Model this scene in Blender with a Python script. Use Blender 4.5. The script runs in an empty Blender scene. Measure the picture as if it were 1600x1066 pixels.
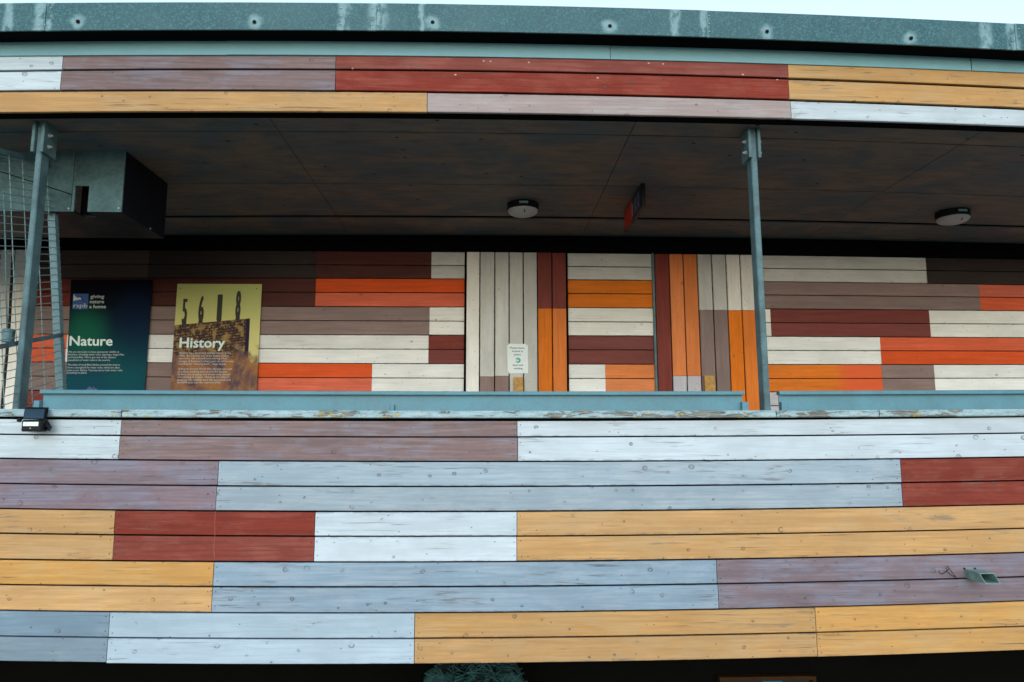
import bpy, bmesh, math, random
from mathutils import Vector, Matrix
random.seed(7)
SC = bpy.context.scene
COL = SC.collection

# ------------------------------------------------------------------ camera
F = 1108.0                                   # focal length in photo pixels (1600 wide)
PITCH, YAW, ROLL = math.radians(7.74), math.radians(1.95), math.radians(-0.08)
EYE = Vector((0, 0, 4.4))
fw = Vector((math.sin(YAW)*math.cos(PITCH), math.cos(YAW)*math.cos(PITCH), math.sin(PITCH)))
rt = Vector((math.cos(YAW), -math.sin(YAW), 0))
up = rt.cross(fw)
rt, up = (math.cos(ROLL)*rt + math.sin(ROLL)*up), (-math.sin(ROLL)*rt + math.cos(ROLL)*up)
cam = bpy.data.cameras.new('camera'); camo = bpy.data.objects.new('camera', cam); COL.objects.link(camo)
m = Matrix((rt, up, -fw)).transposed().to_4x4(); m.translation = EYE
camo.matrix_world = m
cam.sensor_width = 36; cam.lens = 36*F/1600; cam.clip_end = 20000; cam.clip_start = .05
SC.camera = camo

# ------------------------------------------------------------------ light
SUN_EL, SUN_AZ = math.radians(18), math.radians(182)     # low veiled sun behind the viewer (azimuth from +Y)
W = bpy.data.worlds.new('World'); SC.world = W; W.use_nodes = True
nt = W.node_tree; nt.nodes.clear()
sky = nt.nodes.new('ShaderNodeTexSky'); sky.sky_type = 'NISHITA'; sky.sun_disc = False
sky.sun_elevation = SUN_EL; sky.sun_rotation = SUN_AZ; sky.air_density = 1.9; sky.dust_density = 0.5; sky.ozone_density = 4.0
bg = nt.nodes.new('ShaderNodeBackground'); bg.inputs[1].default_value = 0.15
wo = nt.nodes.new('ShaderNodeOutputWorld')
veil = nt.nodes.new('ShaderNodeHueSaturation'); veil.inputs['Saturation'].default_value = .62; veil.inputs['Value'].default_value = 1.3   # thin even cloud
nt.links.new(sky.outputs[0], veil.inputs['Color']); nt.links.new(veil.outputs[0], bg.inputs[0]); nt.links.new(bg.outputs[0], wo.inputs[0])
sl = bpy.data.lights.new('sun', 'SUN'); sl.energy = 0.5; sl.angle = math.radians(38); sl.color = (.88, .95, 1)
so = bpy.data.objects.new('sun', sl); COL.objects.link(so)
sd = Vector((math.sin(SUN_AZ)*math.cos(SUN_EL), math.cos(SUN_AZ)*math.cos(SUN_EL), math.sin(SUN_EL)))
so.rotation_euler = sd.to_track_quat('Z', 'Y').to_euler(); so.location = (0, 20, 30)
SC.view_settings.view_transform = 'Standard'; SC.view_settings.look = 'None'
SC.view_settings.exposure = 0.87; SC.view_settings.gamma = 1.0
SC.render.resolution_x = 1024; SC.render.resolution_y = 682
SC.render.engine = 'CYCLES'

# ------------------------------------------------------------------ survey helpers
def at(px, py, Y):
    d = rt*((px-800)/F) - up*((py-533)/F) + fw
    return EYE + d*(Y/d.y)
def fitline(pts):
    """least squares parabola through surveyed points, straight beyond them"""
    n = len(pts); deg = 2 if n > 2 else 1
    xs = [p[0]/1000 for p in pts]; ys = [p[1] for p in pts]
    k = deg+1
    A = [[sum(x**(i+j) for x in xs) for j in range(k)] + [sum(y*x**i for x, y in zip(xs, ys))] for i in range(k)]
    for i in range(k):
        pv = A[i][i]
        A[i] = [a/pv for a in A[i]]
        for j in range(k):
            if j != i:
                q = A[j][i]; A[j] = [a-q*b for a, b in zip(A[j], A[i])]
    c = [A[i][k] for i in range(k)]
    lo, hi = -.03, 1.63
    def f(px):
        x = px/1000; xc = min(max(x, lo), hi)
        v = sum(ci*xc**i for i, ci in enumerate(c)); s = sum(i*ci*xc**(i-1) for i, ci in enumerate(c) if i)
        return v + s*(x-xc)
    return f
def L4(a, b, c, d): return fitline([(0, a), (535, b), (1065, c), (1600, d)])
def zx(line, Y):
    """height of a surveyed line on the plane at depth Y, as a function of world X"""
    def g(X):
        px = 762 + X*F/Y
        for _ in range(6):
            p = at(px, line(px), Y); px += (X-p.x)*F/Y
        return at(px, line(px), Y).z
    return g
def xa(px, py, Y): return at(px, py, Y).x
def za(px, py, Y): return at(px, py, Y).z

# ------------------------------------------------------------------ object helpers
def tag(o, label=None, cat=None, group=None, kind=None):
    if label: o['label'] = label
    if cat: o['category'] = cat
    if group: o['group'] = group
    if kind: o['kind'] = kind
    return o
def thing(name, loc, label, cat, group=None):
    o = bpy.data.objects.new(name, None); COL.objects.link(o); o.location = loc; o.empty_display_size = .1
    return tag(o, label, cat, group)
def mesh(name, verts, faces, mat, parent=None, origin=None, smooth=False, uvs=None):
    """one mesh object from world-space vertices"""
    if origin is None:
        lo = [min(v[i] for v in verts) for i in range(3)]; hi = [max(v[i] for v in verts) for i in range(3)]
        origin = Vector([(a+b)/2 for a, b in zip(lo, hi)])
    origin = Vector(origin)
    me = bpy.data.meshes.new(name)
    me.from_pydata([tuple(Vector(v)-origin) for v in verts], [], faces)
    bm = bmesh.new(); bm.from_mesh(me); bmesh.ops.recalc_face_normals(bm, faces=bm.faces); bm.to_mesh(me); bm.free()
    if uvs:
        ul = me.uv_layers.new(name='uv')
        for lp in me.loops: ul.data[lp.index].uv = uvs[lp.vertex_index]
    if smooth:
        for p in me.polygons: p.use_smooth = True
    me.materials.append(mat)
    o = bpy.data.objects.new(name, me); COL.objects.link(o)
    base = Vector((0, 0, 0)); q = parent
    while q: base += q.location; q = q.parent
    o.location = origin - base
    if parent: o.parent = parent
    return o
class MB:
    """collects shapes in world space for one mesh"""
    def __init__(s): s.v = []; s.f = []
    def add(s, v, f):
        n = len(s.v); s.v += [tuple(p) for p in v]; s.f += [tuple(i+n for i in q) for q in f]; return s
    def box(s, x0, x1, y0, y1, z0, z1, c=0.0):
        if c <= 0:
            v = [(x, y, z) for x in (x0, x1) for y in (y0, y1) for z in (z0, z1)]
            return s.add(v, [(0,1,3,2),(4,6,7,5),(0,4,5,1),(2,3,7,6),(0,2,6,4),(1,5,7,3)])
        bm = bmesh.new(); bmesh.ops.create_cube(bm, size=1)
        for q in bm.verts: q.co = Vector(((x0+x1)/2+q.co.x*(x1-x0), (y0+y1)/2+q.co.y*(y1-y0), (z0+z1)/2+q.co.z*(z1-z0)))
        bmesh.ops.bevel(bm, geom=bm.edges[:], offset=c, segments=1, affect='EDGES')
        bm.verts.index_update(); r = s.add([q.co for q in bm.verts], [[q.index for q in f.verts] for f in bm.faces]); bm.free(); return r
    def hexa(s, p):   # eight corner points: four of one end, four of the other
        return s.add(p, [(0,1,2,3),(7,6,5,4),(0,4,5,1),(1,5,6,2),(2,6,7,3),(3,7,4,0)])
    def tube(s, pts, r, n=6, cap=True):
        pts = [Vector(p) for p in pts]; rings = []
        for i, p in enumerate(pts):
            t = (pts[min(i+1, len(pts)-1)]-pts[max(i-1, 0)]).normalized()
            a = t.cross(Vector((0, 0, 1)) if abs(t.z) < .9 else Vector((1, 0, 0))).normalized(); b = t.cross(a)
            rings.append([p + (a*math.cos(2*math.pi*k/n) + b*math.sin(2*math.pi*k/n))*r for k in range(n)])
        v = [q for R in rings for q in R]
        f = [(i*n+k, i*n+(k+1) % n, (i+1)*n+(k+1) % n, (i+1)*n+k) for i in range(len(pts)-1) for k in range(n)]
        if cap: f += [tuple(range(n)), tuple(range((len(pts)-1)*n, len(pts)*n))]
        return s.add(v, f)
    def lathe(s, c, prof, n=32, axis='z'):
        v = []
        for r, h in prof:
            for k in range(n):
                a = 2*math.pi*k/n
                if axis == 'z': v.append((c[0]+r*math.cos(a), c[1]+r*math.sin(a), c[2]+h))
                elif axis == 'y': v.append((c[0]+r*math.cos(a), c[1]+h, c[2]+r*math.sin(a)))
                else: v.append((c[0]+h, c[1]+r*math.cos(a), c[2]+r*math.sin(a)))
        m_ = len(prof)
        f = [(i*n+k, i*n+(k+1) % n, (i+1)*n+(k+1) % n, (i+1)*n+k) for i in range(m_-1) for k in range(n)]
        f += [tuple(range(n)), tuple(range((m_-1)*n, m_*n))]
        return s.add(v, f)
    def build(s, name, mat, parent=None, **k): return mesh(name, s.v, s.f, mat, parent, **k)

# ------------------------------------------------------------------ material helpers
class NT:
    def __init__(s, name):
        s.m = bpy.data.materials.new(name); s.m.use_nodes = True; s.t = s.m.node_tree
        s.b = s.t.nodes['Principled BSDF']
    def n(s, kind, **k):
        q = s.t.nodes.new('ShaderNode'+kind)
        for a, v in k.items(): setattr(q, a, v)
        return q
    def put(s, sock, v):
        if v is None: return
        if isinstance(v, bpy.types.NodeSocket): s.t.links.new(v, sock)
        else: sock.default_value = v
    def math(s, op, a, b=None, c=None, clamp=False):
        q = s.n('Math', operation=op, use_clamp=clamp); s.put(q.inputs[0], a); s.put(q.inputs[1], b); s.put(q.inputs[2], c); return q.outputs[0]
    def vmath(s, op, a, b=None):
        q = s.n('VectorMath', operation=op); s.put(q.inputs[0], a); s.put(q.inputs[1], b); return q.outputs['Value'] if op in ('LENGTH', 'DISTANCE') else q.outputs[0]
    def ramp(s, v, a, b, lo=0.0, hi=1.0):
        q = s.n('MapRange', interpolation_type='SMOOTHSTEP'); s.put(q.inputs[0], v)
        for i, x in enumerate((a, b, lo, hi)): s.put(q.inputs[i+1], x)
        return q.outputs[0]
    def mix(s, f, a, b, mode='MIX'):
        q = s.n('Mix', data_type='RGBA', blend_type=mode); s.put(q.inputs[0], f)
        s.put(q.inputs[6], a if isinstance(a, bpy.types.NodeSocket) else (*a[:3], 1)); s.put(q.inputs[7], b if isinstance(b, bpy.types.NodeSocket) else (*b[:3], 1))
        return q.outputs[2]
    def noise(s, vec, scale=1, detail=4, rough=.55, dist=0.0):
        q = s.n('TexNoise'); s.put(q.inputs['Vector'], vec); q.inputs['Scale'].default_value = scale
        q.inputs['Detail'].default_value = detail; q.inputs['Roughness'].default_value = rough; q.inputs['Distortion'].default_value = dist
        return q.outputs[0]
    def vor(s, vec, scale=1, rand=1.0, feature='F1'):
        q = s.n('TexVoronoi', feature=feature, voronoi_dimensions='2D'); s.put(q.inputs['Vector'], vec); q.inputs['Scale'].default_value = scale
        q.inputs['Randomness'].default_value = rand; return q
    def objco(s): return s.n('TexCoord').outputs['Object']
    def rand(s): return s.n('ObjectInfo').outputs['Random']
    def sc(s, vec, x, y, z): return s.vmath('MULTIPLY', vec, (x, y, z))
    def xyz(s, vec):
        q = s.n('SeparateXYZ'); s.put(q.inputs[0], vec); return q.outputs
    def bump(s, h, strength=.3, dist=.01):
        q = s.n('Bump'); q.inputs['Strength'].default_value = strength; q.inputs['Distance'].default_value = dist
        s.put(q.inputs['Height'], h); s.t.links.new(q.outputs[0], s.b.inputs['Normal'])
    def done(s, col=None, rough=None, metal=None, spec=None):
        s.put(s.b.inputs['Base Color'], col if not isinstance(col, tuple) else (*col[:3], 1))
        s.put(s.b.inputs['Roughness'], rough); s.put(s.b.inputs['Metallic'], metal); s.put(s.b.inputs['Specular IOR Level'], spec)
        return s.m
def plain(name, col, rough=.6, metal=0.0, var=.12, scale=6, spec=.4):
    t = NT(name); co = t.objco()
    a = t.noise(co, scale, 5, .6); b = t.noise(co, scale*12, 3)
    k = t.math('ADD', t.ramp(a, .3, .7, 1-var, 1+var), t.ramp(b, .3, .7, -var*.35, var*.35))
    q = t.n('VectorMath', operation='SCALE'); q.inputs[0].default_value = col; t.put(q.inputs['Scale'], k)
    t.bump(b, .08, .002)
    return t.done(q.outputs[0], t.ramp(a, .3, .7, rough-.06, rough+.08), metal, spec)

PAINTS = {}
def paint(name, col, worn=.5, vertical=False, specks=0.0, under=(.16, .15, .14), knots=.4, streak=.5, tint=(.5, .5, .52), fade=.12, blend=None):
    """weathered opaque wood stain; grain runs along the board's own length"""
    key = (name, vertical)
    if key in PAINTS: return PAINTS[key]
    t = NT(name + ('_upright' if vertical else '')); co = t.objco()
    r = t.rand()
    X, Yc, Z = t.xyz(co)
    if vertical: X, Z = Z, X
    cmb = t.n('CombineXYZ'); t.put(cmb.inputs[0], t.math('ADD', X, t.math('MULTIPLY', r, 53.0)))
    t.put(cmb.inputs[1], t.math('MULTIPLY', r, 17.0)); t.put(cmb.inputs[2], t.math('ADD', Z, t.math('MULTIPLY', r, 29.0)))
    v = cmb.outputs[0]
    gv = v
    grain = t.noise(t.sc(gv, 2.2, 1, 62), 1, 5, .66, .5)         # fine fibres
    band = t.noise(t.sc(gv, .8, 1, 22), 1, 5, .6, 1.1)             # growth-ring bands
    blot = t.noise(t.sc(v, 2.2, 1, 5), 1, 5, .6)                   # uneven fading
    fine = t.noise(t.sc(v, 60, 1, 220), 1, 3, .6)
    # ---- knots: sparse rings and dots
    kc = t.n('CombineXYZ'); VX, VY, VZ = t.xyz(v); t.put(kc.inputs[0], VX); t.put(kc.inputs[1], VZ); v2 = kc.outputs[0]
    kv = t.sc(v2, 6.2, 7.6, 0)
    vo = t.vor(kv, 1, 1.0); d = vo.outputs['Distance']; crand = t.xyz(vo.outputs['Color'])[0]
    kon = t.math('GREATER_THAN', crand, 1-knots)
    rad = t.math('MULTIPLY_ADD', t.math('POWER', t.xyz(vo.outputs['Color'])[1], 2.0), .085, .022)
    dn = t.math('ADD', d, t.math('MULTIPLY', t.math('SUBTRACT', fine, .5), .05))
    ring = t.ramp(t.math('ABSOLUTE', t.math('SUBTRACT', dn, rad)), .010, .034, 1, 0)
    ringgap = t.ramp(t.noise(t.sc(v, 26, 1, 26), 1, 2), .40, .62)
    knot = t.math('MULTIPLY', t.math('MULTIPLY', ring, ringgap), kon)
    fill = t.math('GREATER_THAN', t.xyz(vo.outputs['Color'])[2], .45)
    core = t.math('MULTIPLY', t.math('MULTIPLY', t.ramp(dn, t.math('MULTIPLY', rad, .5), t.math('MULTIPLY', rad, 1.3), 1, 0), t.math('MULTIPLY_ADD', fill, .65, .2)), kon)
    flow = t.math('MULTIPLY', t.ramp(dn, 0, .22, 1, 0), kon)                 # grain swirling round the knot
    kd = t.vor(t.sc(v2, 9, 15, 0), 1, 1.0)
    dots = t.math('MULTIPLY', t.ramp(kd.outputs['Distance'], .03, .065, 1, 0), t.math('GREATER_THAN', t.xyz(kd.outputs['Color'])[2], .86))
    # ---- colour
    c = t.mix(t.ramp(blot, .28, .72), tuple(x*.86 for x in col), tuple(min(1, x*1.1) for x in col))
    dark = tuple(x*(1-.5*streak-.06) for x in col)
    c = t.mix(t.math('MULTIPLY', t.ramp(band, .46, .66), min(1, 1.2*streak+.15)), c, dark)
    c = t.mix(t.math('MULTIPLY', t.ramp(t.noise(t.sc(v, 5, 1, 60), 1, 4, .6, 1.4), .52, .64), .55*streak+.1), c, tuple(x*(1-.6*streak) for x in col))
    c = t.mix(t.math('MULTIPLY', t.ramp(t.noise(t.sc(v, 3.3, 1, 9), 1, 4, .65), .44, .62), fade), c, tint)
    c = t.mix(t.math('MULTIPLY', t.ramp(grain, .42, .66), .62), c, dark)
    wv = t.n('TexWave', wave_type='BANDS', bands_direction='Y'); t.put(wv.inputs['Vector'], t.sc(v2, .10, 1, 0)); wv.inputs['Scale'].default_value = 11; wv.inputs['Distortion'].default_value = 7
    wv.inputs['Detail'].default_value = 3; wv.inputs['Detail Scale'].default_value = 1.6; wv.inputs['Detail Roughness'].default_value = .6
    c = t.mix(t.math('MULTIPLY', t.math('POWER', wv.outputs['Fac'], 3.0), .75*streak+.05), c, tuple(x*(1-.5*streak) for x in col))
    gz = t.xyz(t.n('TexCoord').outputs['Generated'])[0 if vertical else 2]
    em = t.math('MINIMUM', gz, t.math('SUBTRACT', 1.0, gz))
    chip = t.math('MULTIPLY', t.ramp(em, .0, .09, 1, 0), t.ramp(t.noise(t.sc(v, 14, 1, 60), 1, 4, .65), .46, .58))
    c = t.mix(t.math('MULTIPLY', chip, .2+.6*worn), c, tuple(x*.75 for x in under))
    # worn-through streaks
    wmask = t.math('MULTIPLY', t.ramp(t.noise(t.sc(v, 2.0, 1, 9), 1, 3), .64-.14*worn, .74-.10*worn), t.ramp(t.noise(t.sc(v, 5, 1, 75), 1, 4, .65, .6), .52, .60))
    c = t.mix(t.math('MULTIPLY', wmask, .25+.6*worn), c, under)
    # cracks
    crack = t.math('MULTIPLY', t.ramp(t.noise(t.sc(v, 2.4, 1, 85), 1, 3, .5, .5), .62, .68), t.ramp(t.noise(t.sc(v, 1.1, 1, 3.2), 1, 2), .48, .6))
    c = t.mix(t.math('MULTIPLY', crack, .7*worn+.1), c, tuple(x*.28 for x in under))
    c = t.mix(t.math('MULTIPLY', t.math('MULTIPLY', flow, t.ramp(grain, .40, .6)), .45), c, dark)
    c = t.mix(t.math('MULTIPLY', core, .75), c, tuple(a*.5+b*.3 for a, b in zip(col, under)))
    c = t.mix(t.math('MULTIPLY', knot, .65), c, tuple(x*.4 for x in under))
    c = t.mix(t.math('MULTIPLY', dots, .75), c, tuple(x*.35 for x in under))
    if specks:
        sp = t.vor(t.sc(v2, 9, 14, 0), 1, 1.0)
        m2 = t.math('MULTIPLY', t.ramp(t.math('ADD', sp.outputs['Distance'], t.math('MULTIPLY', t.math('SUBTRACT', fine, .5), .12)), .04, .075, 1, 0), t.math('GREATER_THAN', t.xyz(sp.outputs['Color'])[1], 1-specks))
        c = t.mix(t.math('MULTIPLY', m2, .8), c, (.62, .6, .55))
    h = t.math('SUBTRACT', t.math('ADD', t.math('MULTIPLY', grain, .5), t.math('MULTIPLY', band, .5)), t.math('ADD', t.math('MULTIPLY', wmask, .5), t.math('ADD', crack, t.math('MULTIPLY', knot, .7))))
    t.bump(h, .28, .004)
    if blend:
        gx = t.xyz(t.n('TexCoord').outputs['Generated'])[0]; c = t.mix(t.math('MULTIPLY', t.ramp(gx, blend[1], blend[2]), .92), c, blend[0])
    hs = t.n('HueSaturation'); t.put(hs.inputs['Color'], c); t.put(hs.inputs['Value'], t.math('MULTIPLY_ADD', r, .16, .92)); t.put(hs.inputs['Saturation'], t.math('MULTIPLY_ADD', t.math('FRACT', t.math('MULTIPLY', r, 7.3)), .16, .92)); c = hs.outputs[0]
    PAINTS[key] = t.done(c, t.ramp(grain, .3, .7, .55, .72), 0.0, .25)
    return PAINTS[key]

COLS = {  # name: (colour, worn, knots, streak)
 'white':      ((0.51, 0.59, 0.65), .55, .45, .30),
 'bright':     ((0.55, 0.635, 0.715), .45, .40, .22),
 'paleblue':   ((0.385, 0.495, 0.6), .45, .45, .22),
 'lightblue':  ((0.32, 0.41, 0.495), .65, .55, .30),
 'blue':       ((0.255, 0.355, 0.46), .75, .55, .38),
 'greyblue':   ((0.205, 0.29, 0.375), .5, .4, .30),
 'mauve':      ((0.245, 0.168, 0.172), .55, .35, .62),
 'lilac':      ((0.245, 0.182, 0.215), .6, .45, .55),
 'pinkgrey':   ((0.36, 0.285, 0.28), .45, .30, .35),
 'red':        ((0.24, 0.037, 0.023), .35, .40, .50),
 'amber':      ((0.565, 0.312, 0.112), .6, .45, .40),
 'cream':      ((0.84, 0.82, 0.76), .12, .08, .18),
 'stone':      ((0.57, 0.57, 0.54), .12, .05, .15),
 'bone':       ((0.8, 0.8, 0.77), .10, .08, .15),
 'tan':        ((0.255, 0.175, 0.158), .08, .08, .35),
 'umber_shaded':      ((0.075, 0.048, 0.038), .08, .05, .35),  # brown paint, deepened with the shade at the upper left
 'maroon':     ((0.19, 0.036, 0.026), .06, .05, .40),
 'vermilion':  ((0.74, 0.125, 0.05), .08, .06, .35),
 'orange':     ((0.72, 0.195, 0.034), .06, .06, .30),
  'coffee_and_shade':     ((0.03, 0.02, 0.017), .08, .05, .35),  # very dark brown; on the left boards it also carries the duct's shade
 'oxblood_shaded':    ((0.08, 0.016, 0.011), .06, .05, .40),  # dark red paint with the upper-left shade worked into it
 'lavender':   ((.50, .48, .52), .1, .05, .15),
}
def P(k, vertical=False, specks=0.0):
    c, w, kn, st = COLS[k.replace('_fade', '')]
    ti, fa = {'mauve': ((.23, .235, .30), .6), 'lilac': ((.23, .245, .34), .65), 'pinkgrey': ((.40, .38, .40), .4), 'amber': ((.50, .34, .17), .5), 'red': ((.33, .095, .07), .4), 'blue': ((.34, .41, .49), .5), 'lightblue': ((.42, .49, .55), .5), 'greyblue': ((.30, .37, .43), .4)}.get(k, (tuple(min(.85, x*1.15) for x in c), .3))
    return paint('paint_'+k+('_specked' if specks else ''), c, w, vertical, specks, knots=kn, streak=st, tint=ti, fade=fa, blend=((.72, .125, .05), .58, .74) if k.endswith('_fade') else None)

M = {}
M['black'] = plain('black_membrane', (.004, .004, .005), .9, spec=.03)
M['darkwood_shaded'] = plain('dark_stained_timber_shaded', (.004, .004, .004), .9, spec=.03)  # dark timber taken to near black, deep shade put into the colour
M['steel'] = plain('blue_grey_painted_steel', (.13, .235, .27), .5, 0, .14, 5)
M['post'] = plain('grey_green_painted_steel', (.085, .155, .175), .5, .0, .3, 7, .25)
M['trim'] = plain('grey_green_coated_trim', (.17, .36, .42), .5, 0, .06, 1.5)
M['railblue'] = plain('pale_blue_painted_steel', (.095, .235, .295), .5, 0, .12, 4)
M['concrete'] = plain('grey_concrete', (.28, .28, .27), .85)
M['blackplastic'] = plain('black_plastic', (.008, .009, .010), .5, spec=.2)
M['white'] = plain('white_print', (.82, .84, .82), .5, 0, .02)
M['bolt'] = plain('zinc_bolt', (.42, .45, .46), .4, .6)
M['wire'] = plain('galvanised_wire', (.19, .30, .31), .5, .1)
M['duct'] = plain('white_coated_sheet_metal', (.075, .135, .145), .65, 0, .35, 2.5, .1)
M['raw'] = plain('raw_pine_block', (.46, .26, .075), .7, 0, .25, 30)
M['opal'] = plain('opal_diffuser', (.50, .49, .48), .45, 0, .05, spec=.2)

# ------------------------------------------------------------------ surveyed lines (photo pixels)
YW = 4.50      # face of the balcony boarding
YF = 4.46      # face of the fascia boarding
YRO = 4.30     # roof edge
low = [L4(654, 657, 656.5, 651), L4(679, 682.4, 682.5, 676.8), L4(716.5, 720.5, 721, 714), L4(756, 759.5, 759.5, 751), L4(795, 799, 798, 788),
       L4(834, 837.5, 837, 825.5), L4(874.5, 877.6, 876, 863.5), L4(914, 917, 914.5, 901.5), L4(954.5, 957.3, 954.5, 939),
       L4(994.5, 997.8, 993.7, 979), L4(1036, 1038.2, 1033.5, 1016.5)]
roof_top, roof_bot = L4(5, 5, 14.5, 37.8), L4(48, 47, 56, 78.3)
trim_top, trim_bot = L4(65.8, 64.6, 74.5, 93.5), L4(86.8, 86.5, 95, 114)
fas = [L4(87.5, 87.2, 95.8, 114.8), L4(110.8, 108.8, 117.5, 137.7), L4(143, 142, 152, 170), L4(176.8, 175.3, 183, 198.4)]
sof = L4(182, 180.3, 189.4, 205.9)
YS0 = 4.56                                    # front of the soffit
rear_line = fitline([(262, 366.5), (480, 366.5), (860, 367.5), (1190, 371), (1600, 380)])
def horizon(px): return 685.0
ZS = za(800, sof(800), YS0)
_p = at(800, rear_line(800), 1.0); YR = (ZS-EYE.z)/(_p.z-EYE.z)     # depth at which the soffit meets the rear beam
def on_soffit(px, py):
    a, b = sof(px), rear_line(px); t = (py-a)/(b-a)
    iy = (1-t)/YS0 + t/YR
    return at(px, py, 1/iy)
YB = YR + .02                                 # face of the rear boarding
rr = [fitline(list(zip((250, 700, 900, 1200, 1600), v))) for v in (
    (391, 393.5, 395, 399.3, 405), (413, 415, 416.3, 419.6, 425), (434.5, 435.8, 437, 440, 445.2), (456.5, 457.3, 458.8, 461.2, 465),
    (478.4, 479.6, 480.8, 483, 485.7), (500.2, 501.4, 503, 504.6, 506.5), (522.6, 523.5, 524.6, 526, 527.7), (544.5, 546, 546.6, 547.6, 548.7),
    (566.7, 568.5, 569.3, 569.4, 569.9), (589, 591.2, 591.6, 591.2, 591), (611, 612.4, 613, 612.2, 611.4), (633, 634.5, 635, 633.5, 632.5), (655, 656.5, 657, 655, 653.6))]
XL, XR = -7.2, 7.4                            # ends of the building that are built

# ------------------------------------------------------------------ board builders
def hboard(name, X0, X1, ztop, zbot, Y, th, mat, parent, gap=.006, c=.003, endgap=.002):
    """horizontal board between two surveyed lines, chamfered face, real thickness"""
    n = max(1, int((X1-X0)/.45)); j = random.uniform(-.0016, .0016); g2 = gap/2
    tw = random.uniform(-.0012, .0012)
    V, Fc = [], []
    for i in range(n+1):
        X = X0+endgap + (X1-X0-2*endgap)*i/n
        zt, zb = ztop(X)-g2, zbot(X)+g2
        yt, yb = Y+j+tw, Y+j-tw
        V += [(X, yt+c, zt), (X, yt, zt-c), (X, yb, zb+c), (X, yb+c, zb), (X, Y+th, zb), (X, Y+th, zt)]
    for i in range(n):
        for k in range(6): Fc.append((i*6+k, i*6+(k+1) % 6, (i+1)*6+(k+1) % 6, (i+1)*6+k))
    Fc += [(0, 1, 2, 3, 4, 5), tuple(n*6+k for k in range(6))]
    return mesh(name, V, Fc, mat, parent)
def vboard(name, X0, X1, zt, zb, Y, th, mat, parent, gap=.008, c=.003):
    x0, x1 = X0+gap/2, X1-gap/2; j = random.uniform(-.0015, .0015); y = Y+j
    V = []
    for z in (zb+.0015, zt-.0015):
        V += [(x0, y+c, z), (x0+c, y, z), (x1-c, y, z), (x1, y+c, z), (x1, Y+th, z), (x0, Y+th, z)]
    Fc = [(k, (k+1) % 6, 6+(k+1) % 6, 6+k) for k in range(6)] + [tuple(range(6)), tuple(range(6, 12))]
    return mesh(name, V, Fc, mat, parent)
def sheet(name, X0, X1, ztop, zbot, Y, th, mat, parent, n=None):
    """a band between two surveyed lines with thickness th behind its face"""
    n = n or max(1, int((X1-X0)/.4)); V, Fc = [], []
    for i in range(n+1):
        X = X0+(X1-X0)*i/n; zt, zb = ztop(X), zbot(X)
        V += [(X, Y, zt), (X, Y, zb), (X, Y+th, zb), (X, Y+th, zt)]
    for i in range(n):
        for k in range(4): Fc.append((i*4+k, i*4+(k+1) % 4, (i+1)*4+(k+1) % 4, (i+1)*4+k))
    Fc += [(0, 1, 2, 3), tuple(n*4+k for k in range(4))]
    return mesh(name, V, Fc, mat, parent)
def shift(fn, d): return lambda X: fn(X)+d

# ================================================================== GROUND
t = NT('gravel_and_grass'); co = t.n('TexCoord').outputs['Object']
c = t.mix(t.ramp(t.noise(co, .35, 5), .42, .6), (.22, .21, .18), (.10, .13, .06)); c = t.mix(t.ramp(t.noise(co, 30, 4), .3, .7), c, (.25, .24, .21))
t.bump(t.noise(co, 40, 4), .4, .02)
g = mesh('ground', [(-4000, -4000, 0), (4000, -4000, 0), (4000, 4000, 0), (-4000, 4000, 0)], [(0, 1, 2, 3)], t.done(c, .95), origin=(0, 0, 0)); tag(g, kind='structure')

# ================================================================== BALCONY WALL (boards, coping)
ZB = za(800, low[10](800), YW)
wall = thing('balcony_wall', (0, YW, ZB), 'balcony front wall clad in wide horizontal boards painted white, blue, mauve, red and amber', 'wall')
zl = [zx(f, YW) for f in low]
rows = [
 [(None, 'white'), (188, 'mauve'), (808.5, 'bright'), None],
 [(None, 'lilac'), (339.5, 'lightblue'), (1408.5, 'red'), None],
 [(None, 'amber'), (178, 'red'), (491, 'bright'), (808, 'amber'), None],
 [(None, 'amber'), (332, 'blue'), (1121, 'lilac'), None],
 [(None, 'greyblue'), (169.5, 'paleblue'), (648, 'amber'), (1275, 'amber'), None],
]
PLK = []
for ri, row in enumerate(rows):
    ym = low[2*ri+1](800)
    for k in range(len(row)-1):
        px, colr = row[k]; nx = row[k+1]
        X0 = XL if px is None else xa(px, low[2*ri+1](px), YW)
        X1 = XR if nx is None else xa(nx[0], low[2*ri+1](nx[0]), YW)
        for b in (0, 1):
            zt, zb_ = zl[2*ri+b], zl[2*ri+b+1]
            jt = lambda q: 0 if q is None else random.Random(int(q*10)+b+7*ri).uniform(-.003, .003)
            xj0, xj1 = X0+jt(px), X1+(0 if nx is None else jt(nx[0]))
            if ri == 4 and b == 1 and k == 0: zb_ = shift(zb_, .007)
            pl_ = hboard('plank', xj0, xj1, zt, zb_, YW, .022, P(colr), wall, gap=random.uniform(.0075, .0105)); PLK.append((pl_, X0, X1, zt, zb_))
sheet('backing', XL, XR, shift(zl[0], .03), shift(zl[10], .012), YW+.050, .07, M['black'], wall)
nail_me = None
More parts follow.
